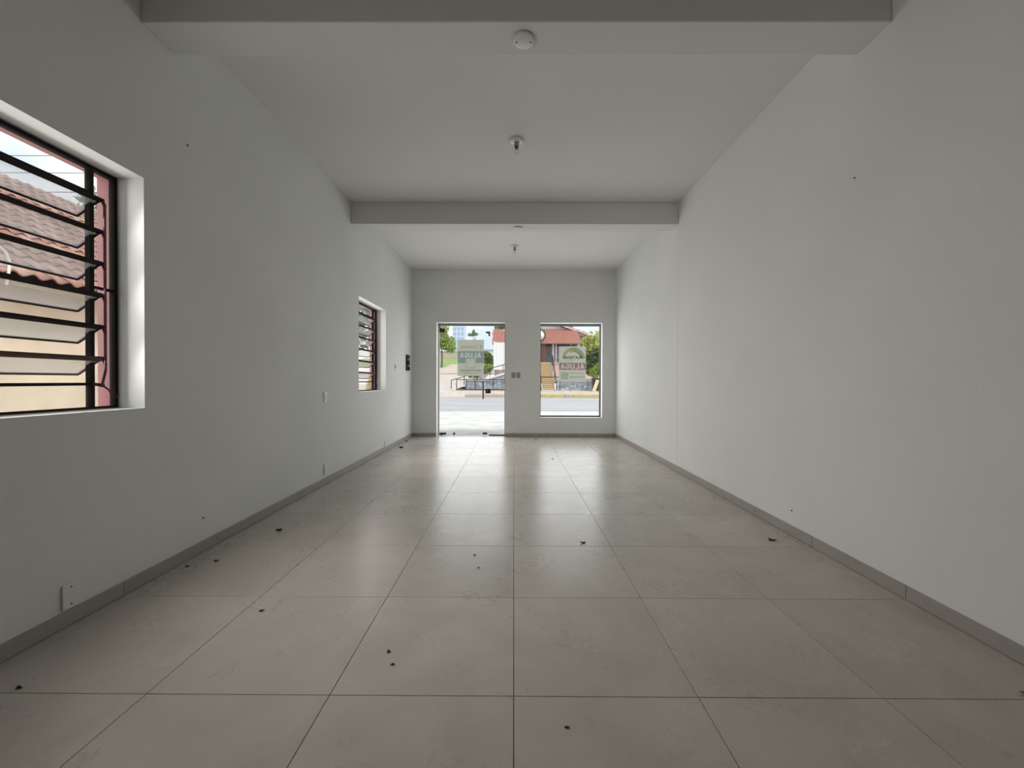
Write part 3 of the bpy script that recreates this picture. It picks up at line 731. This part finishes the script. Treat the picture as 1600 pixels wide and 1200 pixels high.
# ---- black railing in front of the wall
def railing(name, pts, hgt, label, bottom=True):
    r = root(name, pts[0], label, 'railing', group='black railings across the street')
    for p in pts: MB().box(p[0] - .035, p[0] + .035, p[1] - .035, p[1] + .035, p[2], p[2] + hgt).build('post', 'rail_black', r)
    for a, b in zip(pts[:-1], pts[1:]):
        MB().bar((a[0], a[1], a[2] + hgt), (b[0], b[1], b[2] + hgt), .07, .06).build('top_rail', 'rail_black', r)
        if bottom: MB().bar((a[0], a[1], a[2] + .06), (b[0], b[1], b[2] + .06), .09, .06).build('bottom_rail', 'rail_black', r)
    return r
railing('street_railing', [(-5.3, 37.6, .30), (-4.43, 37.6, .30), (-3.6, 37.6, .30), (-1.9, 37.6, .30), (-.75, 37.6, .30), (.4, 37.6, .3), (1.5, 37.6, .3), (2.4, 37.6, .3)], 1.0, 'black street railing before the stone wall, seen through the door')
# ---- white ramp climbing to the house
rp = root('access_ramp', (-3.3, 39.4, .3), 'white concrete ramp climbing rightwards to the red roofed house', 'ramp')
def prism(xa, za, xb, zb, y0, y1, t):
    return MB().add([(xa, y0, za), (xb, y0, zb), (xb, y0, zb - t), (xa, y0, za - t), (xa, y1, za), (xb, y1, zb), (xb, y1, zb - t), (xa, y1, za - t)],
                    [(0, 1, 2, 3), (4, 7, 6, 5), (0, 4, 5, 1), (1, 5, 6, 2), (2, 6, 7, 3), (3, 7, 4, 0)])
prism(-6.0, .42, .2, 2.30, 38.8, 40.4, .16).build('deck', 'white_board', rp)
prism(-4.6, .84, .2, 2.14, 38.9, 40.3, .5).build('side_wall', 'grey_siding', rp)
rps = [(-6.0 + 1.24 * i, 38.9, .42 + .376 * i) for i in range(6)]
railing('ramp_railing', rps, .8, 'black handrail along the white ramp', False)

# ---- red roofed house
hs = root('house', (2.6, 44, 1.2), 'single storey house with red tiled roof and porch across the street', 'house')
MB().box(-2.05, 7.3, 41.6, 54, 1.15, 2.98).build('plinth', 'pale_pink', hs)
MB().box(-2.1, 7.35, 41.5, 54, 2.98, 3.08).build('porch_floor', 'pale_pink', hs)
MB().box(-2.0, 7.3, 44.6, 54, 3.08, 6.25).build('wall', 'grey_siding', hs)
for i in range(4):
    MB().box(-2.05 + i * .33, -2.05 + i * .33 + .318, 40.86, 40.94, 2.3, 5.05).build('wall_board', 'white_board', hs)
MB().box(-2.05, -1.97, 40.94, 44.6, 1.2, 5.2).build('side_wall', 'white_board', hs)
MB().add([(-2.1, 44.5, 6.2), (7.8, 44.5, 6.2), (2.85, 44.5, 7.85), (-2.1, 44.7, 6.2), (7.8, 44.7, 6.2), (2.85, 44.7, 7.85)],
         [(0, 1, 2), (3, 5, 4), (0, 3, 4, 1), (1, 4, 5, 2), (2, 5, 3, 0)]).build('gable', 'white_board', hs)
def tiled_slope(name, p00, p10, p01, p11, pitch, amp, m, parent):
    """corrugated tile slope: p00-p10 eave, p01-p11 ridge"""
    p00, p10, p01, p11 = map(Vector, (p00, p10, p01, p11)); L = (p10 - p00).length; nc = int(L / pitch) * 4; rows = 10
    n = (p10 - p00).cross(p01 - p00).normalized()
    if n.z < 0: n = -n
    mb = MB(); vs = []; fs = []
    for j in range(rows):
        for e in (0, 1):
            t = (j + e) / rows
            for i in range(nc + 1):
                s_ = i / nc; p = (p00.lerp(p10, s_)).lerp(p01.lerp(p11, s_), t)
                vs.append(p + n * (amp * (math.cos(i * math.pi / 2)) + (.05 if e == 0 else 0)))
    R_ = nc + 1
    for r_ in range(rows * 2 - 1):
        for i in range(nc): fs.append((r_ * R_ + i, r_ * R_ + i + 1, (r_ + 1) * R_ + i + 1, (r_ + 1) * R_ + i))
    mb.add(vs, fs)
    o = mb.build(name, m, parent)
    sm = o.modifiers.new('thickness', 'SOLIDIFY'); sm.thickness = .04; sm.offset = -1
    return o
tiled_slope('porch_roof', (-2.2, 41.0, 5.08), (6.78, 41.0, 5.08), (-2.2, 44.2, 6.8), (6.78, 44.2, 6.8), .26, .045, 'terracotta', hs)
tiled_slope('roof_slope', (-2.35, 43.9, 6.25), (-2.35, 54, 6.25), (2.85, 43.9, 8.0), (2.85, 54, 8.0), .26, .045, 'terracotta', hs)
tiled_slope('roof_slope', (8.05, 43.9, 6.25), (8.05, 54, 6.25), (2.85, 43.9, 8.0), (2.85, 54, 8.0), .26, .045, 'terracotta', hs)
MB().bar((-2.35, 43.88, 6.2), (2.85, 43.88, 7.95), .16, .05).build('fascia', 'pale_pink', hs)
MB().bar((8.05, 43.88, 6.2), (2.85, 43.88, 7.95), .16, .05).build('fascia', 'pale_pink', hs)
MB().box(-2.2, 6.75, 41.0, 44.5, 4.98, 5.03).build('soffit', 'dark_soffit', hs)
MB().box(-2.2, 6.78, 40.95, 41.02, 4.95, 5.10).build('fascia', 'terracotta', hs)
for i in range(9): MB().box(2.84, 3.26, 41.7, 42.1, 3.08 + i * .211, 3.08 + i * .211 + .2).build('column_block', 'brick_dark', hs)
MB().box(3.93, 4.14, 41.75, 41.95, 3.08, 4.98).build('column', 'pale_pink', hs)
MB().box(4.28, 4.38, 41.75, 41.85, 3.08, 4.98).build('column', 'white_board', hs)
MB().box(6.52, 6.72, 41.75, 41.95, 3.08, 4.98).build('column', 'white_board', hs)
MB().box(3.3, 4.1, 44.55, 44.6, 3.08, 5.0).build('front_door', 'grey_siding', hs)
wf = MB().box(4.7, 6.2, 44.52, 44.6, 3.7, 4.8).build('window', 'white_board', hs)
MB().box(4.8, 5.4, 44.50, 44.53, 3.8, 4.7).build('pane', 'tower_glass', wf); MB().box(5.5, 6.1, 44.50, 44.53, 3.8, 4.7).build('pane', 'tower_glass', wf)
lp = MB().tube([(5.82, 41.7, 4.98), (5.82, 41.7, 4.72)], .03, 6).lathe((5.82, 41.7, 4.6), [(0, -.09), (.1, -.06), (.12, 0), (.08, .1), (.03, .13)], 'Z', 12).build('porch_lamp', 'white_board', hs)
rs = root('round_sign', (2.55, 40.75, 5.1), 'round white sign with dark rim on the porch roof', 'sign')
MB().lathe((2.55, 40.75, 5.78), [(0, -.04), (.52, -.04), (.52, .03), (0, .03)], 'Y', 32).build('face', 'sign_white', rs)
MB().lathe((2.55, 40.75, 5.78), [(.52, -.07), (.66, -.07), (.66, .05), (.52, .05), (.52, -.07)], 'Y', 32).build('rim', 'dark_soffit', rs)
MB().tube([(2.55, 40.8, 5.12), (2.55, 41.0, 5.05)], .05, 8).build('bracket', 'rail_black', rs)
# ---- stairs
st = root('outdoor_stairs', (3.2, 39.8, .3), 'tan wooden outdoor stairs rising to the porch', 'stairs')
for i in range(15):
    z = .34 + .176 * (i + 1); y = 37.5 + .255 * i
    MB().box(2.62, 3.78, y, y + .34, z - .05, z).build('tread', 'wood_step', st)
    MB().box(2.64, 3.76, y + .03, y + .06, z - .17, z - .05).build('riser', 'eave_wood', st)
for x in (2.56, 3.80):
    MB().add([(x, 37.7, .3), (x, 41.6, 2.9), (x, 41.6, 2.4), (x, 38.2, .2), (x + .05, 37.7, .3), (x + .05, 41.6, 2.9), (x + .05, 41.6, 2.4), (x + .05, 38.2, .2)],
             [(0, 1, 2, 3), (4, 7, 6, 5), (0, 4, 5, 1), (1, 5, 6, 2), (2, 6, 7, 3), (3, 7, 4, 0)]).build('stringer', 'grey_siding', st)
railing('stair_railing', [(3.92, 37.6, .35), (3.92, 39.0, 1.2), (3.92, 40.4, 2.15), (3.92, 41.4, 2.8)], 1.0, 'black handrail on the side of the tan stairs facing the hedge', False)
railing('stair_railing', [(2.50, 37.6, .35), (2.50, 39.0, 1.2), (2.50, 40.4, 2.15), (2.50, 41.4, 2.8)], 1.0, 'black handrail on the side of the tan stairs facing the ramp', False)
# gate bar low across the steps
gt = root('stair_gate', (3.2, 37.45, .3), 'thin black bar gate at the foot of the tan stairs', 'gate')
MB().bar((2.5, 37.45, 1.55), (4.25, 37.45, 1.55), .07, .05).build('top_rail', 'rail_black', gt)
for x in (2.5, 4.25): MB().box(x - .035, x + .035, 37.42, 37.48, .28, 1.58).build('post', 'rail_black', gt)

# ---- bin and leaning board
bn = root('wheeled_bin', (7.55, 37.2, .28), 'black bin at the verge by the hedge', 'bin')
MB().add([(7.28, 36.95, .3), (7.85, 36.95, .3), (7.85, 37.5, .3), (7.28, 37.5, .3), (7.2, 36.9, 1.35), (7.93, 36.9, 1.35), (7.93, 37.55, 1.35), (7.2, 37.55, 1.35)],
         [(0, 3, 2, 1), (4, 5, 6, 7), (0, 1, 5, 4), (1, 2, 6, 5), (2, 3, 7, 6), (3, 0, 4, 7)]).build('body', 'bin_black', bn)
MB().box(7.15, 7.98, 36.84, 37.6, 1.35, 1.45).build('lid', 'bin_black', bn)
bd = root('leaning_plank', (7.3, 36.2, .2), 'pale wooden plank leaning towards the black bin', 'plank')
MB().bar((7.12, 36.2, .27), (7.58, 36.75, 1.28), .30, .05, up=(1, 0, 0)).build('board', 'wood_step', bd)

# ---- plants
def leaves(mb, c, rx, ry, rz, n, size, rg, hollow=.55, droop=0.0):
    for _ in range(n):
        while True:
            p = Vector((rg.uniform(-1, 1), rg.uniform(-1, 1), rg.uniform(-1, 1)))
            if p.length <= 1 and p.length > hollow * rg.random(): break
        q = Vector((c[0] + p.x * rx, c[1] + p.y * ry, c[2] + p.z * rz))
        a = Vector((rg.uniform(-1, 1), rg.uniform(-1, 1), rg.uniform(-1, 1) - droop)).normalized()
        b = a.cross(Vector((rg.uniform(-1, 1), rg.uniform(-1, 1), rg.uniform(-1, 1)))).normalized()
        s_ = size * rg.uniform(.6, 1.3)
        mb.add([q - a * s_, q + b * s_ * .45, q + a * s_, q - b * s_ * .45], [(0, 1, 2, 3)])
def tree(name, base, blobs, leafmat, n, size, label, seed, cat='tree', trunk=.16, group=None):
    rg = random.Random(seed); r = root(name, base, label, cat, group)
    b = Vector(base)
    top = max(bl[2] for bl in blobs)
    cx = sum(bl[0] for bl in blobs) / len(blobs); cy = sum(bl[1] for bl in blobs) / len(blobs)
    tr = MB(); mid = Vector((b.x * .6 + cx * .4, b.y * .6 + cy * .4, b.z + (top - b.z) * .5))
    tr.tube([b, b.lerp(mid, .5) + Vector((.05, 0, 0)), mid], [trunk, trunk * .85, trunk * .7], 8)
    for bl in blobs: tr.tube([mid - Vector((0, 0, .1)), mid.lerp(Vector(bl[:3]), .6) + Vector((0, 0, .1)), bl[:3]], [trunk * .55, trunk * .35, trunk * .15], 6)
    tr.build('trunk', 'bark', r)
    lf = MB(); vol = sum(bl[3] * bl[4] * bl[5] for bl in blobs)
    for bl in blobs: leaves(lf, bl[:3], bl[3], bl[4], bl[5], int(n * bl[3] * bl[4] * bl[5] / vol), size, rg)
    lf.build('foliage', leafmat, r, kind='stuff')
    return r
tree('leafy_tree', (-12.45, 70, 3.3), [(-13.2, 70, 8.6, 2.0, 2, 1.9), (-11.4, 70, 7.6, 1.5, 1.6, 1.4), (-12.6, 70, 10.2, 1.5, 1.5, 1.2), (-10.9, 70, 6.6, 1.0, 1, .8), (-14, 70, 6.6, 1.3, 1.3, 1.0)], 'leaf_bright', 2600, .26, 'leafy green tree beside the gravel lane, seen through the door', 1)
tree('garden_bush', (-4.0, 60, 2.4), [(-4.1, 60, 4.6, .9, .9, 1.0), (-3.3, 60, 4.0, .8, .8, .9)], 'leaf_mid', 900, .2, 'dark green bush beside the white wall of the house', 2, 'bush', .08)
tree('garden_bush', (-4.4, 56, 2.2), [(-4.6, 56, 3.1, .8, .8, .5), (-3.4, 56, 3.0, .8, .8, .45)], 'leaf_bright', 600, .18, 'low bright green bush at the foot of the dark bush', 3, 'bush', .05)
tree('garden_bush', (-3.3, 40.9, .9), [(-4.0, 40.9, 1.75, .7, .4, .35), (-2.9, 40.9, 2.3, .7, .4, .35)], 'leaf_mid', 500, .14, 'scrubby plants growing along the white ramp', 4, 'bush', .03)
tree('hedge_bush', (8.2, 41.0, 1.2), [(8.0, 41, 3.2, .8, .8, 1.2), (8.8, 41, 3.5, .9, .9, 1.4), (7.7, 41, 2.3, .5, .6, .7)], 'leaf_dark', 1700, .17, 'dense dark bush seen at the edge of the shop window', 5, 'bush', .08)
tree('hedge_bush', (8.0, 39.2, 1.2), [(7.75, 39.2, 2.0, .45, .5, .6), (8.3, 39.2, 2.4, .5, .5, .7)], 'leaf_bright', 800, .13, 'bright green low bush above the black bin', 6, 'bush', .05)
tree('conifer', (8.3, 62, 3.0), [(8.4, 62, 9.4, .7, .7, .5), (8.7, 62, 8.6, 1.0, .8, .5), (8.0, 62, 7.8, 1.2, .9, .5)], 'leaf_hazy', 420, .25, 'sparse dark tree top rising behind the house roof', 7, 'tree', .1)
tree('distant_tree', (-2.9, 62, 3.0), [(-2.2, 62, 9.0, .9, .9, .9), (-1.4, 62, 9.6, 1.0, 1, .9)], 'leaf_mid', 700, .22, 'green tree top behind the left gable of the house', 8, 'tree', .1)
tree('palm_tree', (-10.2, 110, 8.0), [(-11.6, 110, 13.6, .9, .5, .35), (-10.9, 110, 14.2, .35, .4, .8), (-10.4, 110, 13.7, .8, .5, .3)], 'leaf_hazy', 110, .45, 'small hazy palm far away above the notice on the door', 9, 'tree', .15)
# bamboo clump
bb = root('bamboo_clump', (10.4, 56.2, 2.2), 'tall yellow green bamboo clump beyond the porch roof', 'bamboo')
rg = random.Random(11); lf = MB()
for i in range(16):
    x = 9.15 + .17 * i + rg.uniform(-.1, .1); y = 56.2 + rg.uniform(-.3, .5); hgt = rg.uniform(4.6, 5.9)
    top = (x + rg.uniform(-.35, .35), y - .1, 2.2 + hgt)
    MB().tube([(x, y, 2.2), (x + .02, y, 2.2 + hgt * .6), top], [.045, .035, .015], 6).build('cane', 'leaf_yellow', bb)
    for k in range(9):
        leaves(lf, (x + (top[0] - x) * k / 9, y, 2.2 + hgt * (.42 + .065 * k)), .30, .3, .38, 12, .26, rg, droop=.8)
lf.build('foliage', 'leaf_yellow', bb, kind='stuff')

# ---- far buildings
tw = root('tower_block', (-39.5, 300, 5), 'pale blue grey tower block far behind the leafy tree', 'building')
MB().box(-45.5, -36.4, 300, 312, 0, 60).build('wall', 'tower_grey', tw)
for i in range(9):
    for x in (-44.4, -41.6, -38.8):
        MB().box(x, x + 1.5, 299.8, 300.05, 24 + i * 3.6, 25.9 + i * 3.6).build('window', 'tower_glass', tw)
wb = root('low_white_building', (-6, 96, 5.5), 'low white building with grey roof line on the hill', 'building')
MB().box(-9.5, -3.2, 96, 104, 5, 8.2).build('wall', 'white_board', wb)
MB().box(-9.8, -2.9, 95.7, 104.3, 8.2, 8.55).build('roof', 'grey_siding', wb)
for x in (-8.6, -6.6, -4.8): MB().box(x, x + .8, 95.9, 96.02, 6.5, 7.5).build('window', 'tower_glass', wb)
gw = root('garden_wall', (-17, 91, 5.5), 'weathered brown garden wall behind the grass bank', 'wall')
MB().box(-24, -11.2, 92, 92.3, 5.5, 7.7).build('wall', 'kerb_plain', gw)
MB().box(-24.1, -11.1, 91.9, 92.4, 7.7, 7.85).build('coping', 'grey_siding', gw)

# ================================================================== neighbour beside the long wall
nb = root('neighbour_house', (-7.85, 4, 0), 'beige neighbouring house with clay tile roof outside the closest window', 'house')
NY0, NY1 = -2.0, 14.0
EX, EZ, RX, RZ = -7.5, 2.79, -13.0, 6.32
MB().box(-18.2, -7.85, NY0, NY1, -.06, 2.76).build('wall', 'beige_wall', nb)
MB().add([(-7.85, NY1 - .02, 2.76), (-18.2, NY1 - .02, 2.76), (-13, NY1 - .02, 6.1), (-7.85, NY1 - .2, 2.76), (-18.2, NY1 - .2, 2.76), (-13, NY1 - .2, 6.1)],
         [(0, 1, 2), (3, 5, 4), (0, 3, 4, 1), (1, 4, 5, 2), (2, 5, 3, 0)]).build('gable', 'beige_wall', nb)
for i in range(3):
    MB().box(EX - .01 - .115 * (i + 1), EX - .01 - .115 * i - .006, NY0, NY1 + .3, EZ - .075 + .0 * i, EZ - .055).build('eave_board', 'eave_wood', nb)
MB().box(EX - .02, EX, NY0, NY1 + .3, EZ - .16, EZ - .03).build('fascia', 'eave_wood', nb)
dsl = Vector((RX - EX, 0, RZ - EZ)); LS = dsl.length; dsl.normalize(); nsl = Vector((-dsl.z, 0, dsl.x)); nsl = nsl if nsl.z > 0 else -nsl
MB().obox((Vector((EX, 0, EZ)) + Vector((RX, 0, RZ))) / 2 + Vector((0, (NY0 + NY1) / 2, -.045)), dsl * LS / 2, (0, (NY1 - NY0) / 2 + .3, 0), nsl * .02).build('roof_deck', 'dark_soffit', nb)
MB().add([(RX, NY0, RZ - .05), (RX, NY1 + .3, RZ - .05), (-18.5, NY1 + .3, EZ - .05), (-18.5, NY0, EZ - .05), (RX, NY0, RZ), (RX, NY1 + .3, RZ), (-18.5, NY1 + .3, EZ), (-18.5, NY0, EZ)],
         [(0, 1, 2, 3), (4, 7, 6, 5), (0, 4, 5, 1), (1, 5, 6, 2), (2, 6, 7, 3), (3, 7, 4, 0)]).build('far_slope', 'clay_tile', nb)
# clay tiles
TW, TL = .25, .40
NS = 7
def tile_geo():
    vs = []; fs = []
    for e in (0, 1):                     # lower end, upper end
        for i in range(NS):
            u = (i / (NS - 1) - .5) * TW * 1.04; a = i / (NS - 1) * 2 * math.pi
            hgt = .030 * math.cos(a) + .030
            p = dsl * (e * (TL + .05)) + Vector((0, u, 0)) + nsl * (hgt + (.028 if e == 0 else .0))
            vs.append(p)
    for i in range(NS - 1): fs.append((i, i + 1, NS + i + 1, NS + i))
    # front lip
    b = len(vs)
    for i in range(NS): vs.append(vs[i] - nsl * .022)
    for i in range(NS - 1): fs.append((i, i + 1, b + i + 1, b + i))
    return vs, fs
tv, tf = tile_geo()
cells = []
nrow = int(LS / TL); ncol = int((NY1 - NY0) / TW)
camp = Vector((0, 0, 1.2144))
for j in range(nrow + 1):
    for i in range(ncol):
        p = Vector((EX, 0, EZ)) + dsl * (j * TL - .06) + Vector((0, NY0 + (i + .5) * TW, 0))
        # seen through the closest window: the sight line crosses the wall plane inside the opening
        t = 2.365 / -p.x; y = p.y * t; z = 1.2144 + (p.z - 1.2144) * t
        vis = 1.73 < y < 2.45 and 1.0 < z < 2.45
        cells.append((0 if vis else 1, (p - camp).length, p))
cells.sort(key=lambda c: (c[0], c[1]))
tm = bpy.data.meshes.new('roof_tile'); tm.from_pydata([tuple(v) for v in tv], [], tf); tm.update(); tm.materials.append(MATS['clay_tile'])
tm.polygons.foreach_set('use_smooth', [True] * len(tf))
tm2 = tm.copy(); tm2.materials.clear(); tm2.materials.append(MATS['clay_tile_light'])
rgt = random.Random(5)
for k, (_, _, p) in enumerate(cells[:300]):
    o = bpy.data.objects.new('roof_tile', tm if rgt.random() < .65 else tm2); COL.objects.link(o); o.parent = nb
    o.location = p - nb.location + nsl * rgt.uniform(0, .006); o.rotation_euler = (rgt.uniform(-.02, .02), 0, rgt.uniform(-.015, .015))
mb = MB()
for _, _, p in cells[300:]: mb.add([p + v for v in tv], tf, True)
mb.build('roof_tiles', 'clay_tile', nb, kind='stuff')
# loose white cable from the eave
cp = [(-7.42, 5.34, 3.30), (-7.42, 5.60, 3.217), (-7.42, 5.81, 3.149), (-7.42, 5.91, 3.06), (-7.42, 5.95, 2.94), (-7.42, 5.945, 2.82), (-7.46, 5.945, 2.60)]
MB().tube(cp, .018, 8).build('hanging_cable', 'white_cable', label='thin white cable drooping over the neighbouring eave', cat='cable')
# low boundary wall and plants past the neighbour
MB().box(-14, -3.7, 16.25, 16.45, -.06, 1.05).build('boundary_wall', 'beige_wall', label='low beige boundary wall outside the far louvred window', cat='wall')
tree('yard_tree', (-6.2, 14.2, -.06), [(-5.6, 14.2, 3.2, 1.0, 1.0, 1.0), (-4.9, 14.4, 3.9, .8, .8, .7), (-5.9, 14.2, 4.6, 1.0, 1.0, .9), (-6.3, 13.9, 3.6, .9, .9, .9)], 'leaf_hazy', 1900, .13, 'hazy green tree outside the far louvred window', 12, 'tree', .10)
tree('yard_shrub', (-4.9, 15.5, -.06), [(-5.2, 15.5, 1.0, .4, .4, .45), (-4.5, 15.5, 1.1, .4, .4, .4)], 'leaf_yellow', 600, .09, 'yellow flowering shrub before the low boundary wall', 13, 'bush', .03)
tree('back_tree', (-19.5, 15.9, -.06), [(-19.5, 15.9, 8.0, 1.2, 1.0, .9), (-18.6, 14.8, 7.7, 1.0, 1.0, .7)], 'leaf_hazy', 420, .22, 'sparse tree rising above the neighbouring roof at the picture edge', 14, 'tree', .12)
tree('back_tree', (-19.4, 19.0, -.06), [(-19.3, 18.7, 8.3, 1.0, 1.0, .8), (-19.5, 19.3, 9.5, 1.0, 1.0, .7), (-19.0, 18.4, 7.7, .8, .8, .6)], 'leaf_hazy', 420, .22, 'sparse tree above the neighbouring roof beside the pink window reveal', 15, 'tree', .12)
for i, (y, z, lab) in enumerate(((15.0, 9.45, 'highest thin power line in the sky above the neighbouring roof'), (14.6, 8.62, 'middle thin power line in the sky above the neighbouring roof'),
                               (13.2, 7.29, 'lowest thin power line in the sky above the neighbouring roof'))):
    pts = [(-45 + 9 * k, y, z + .012 * (k - 5) ** 2 - .02) for k in range(11)]
    MB().tube(pts, .013, 6).build('power_line', 'line_grey', label=lab, cat='power line', group='power lines over the neighbouring roof')
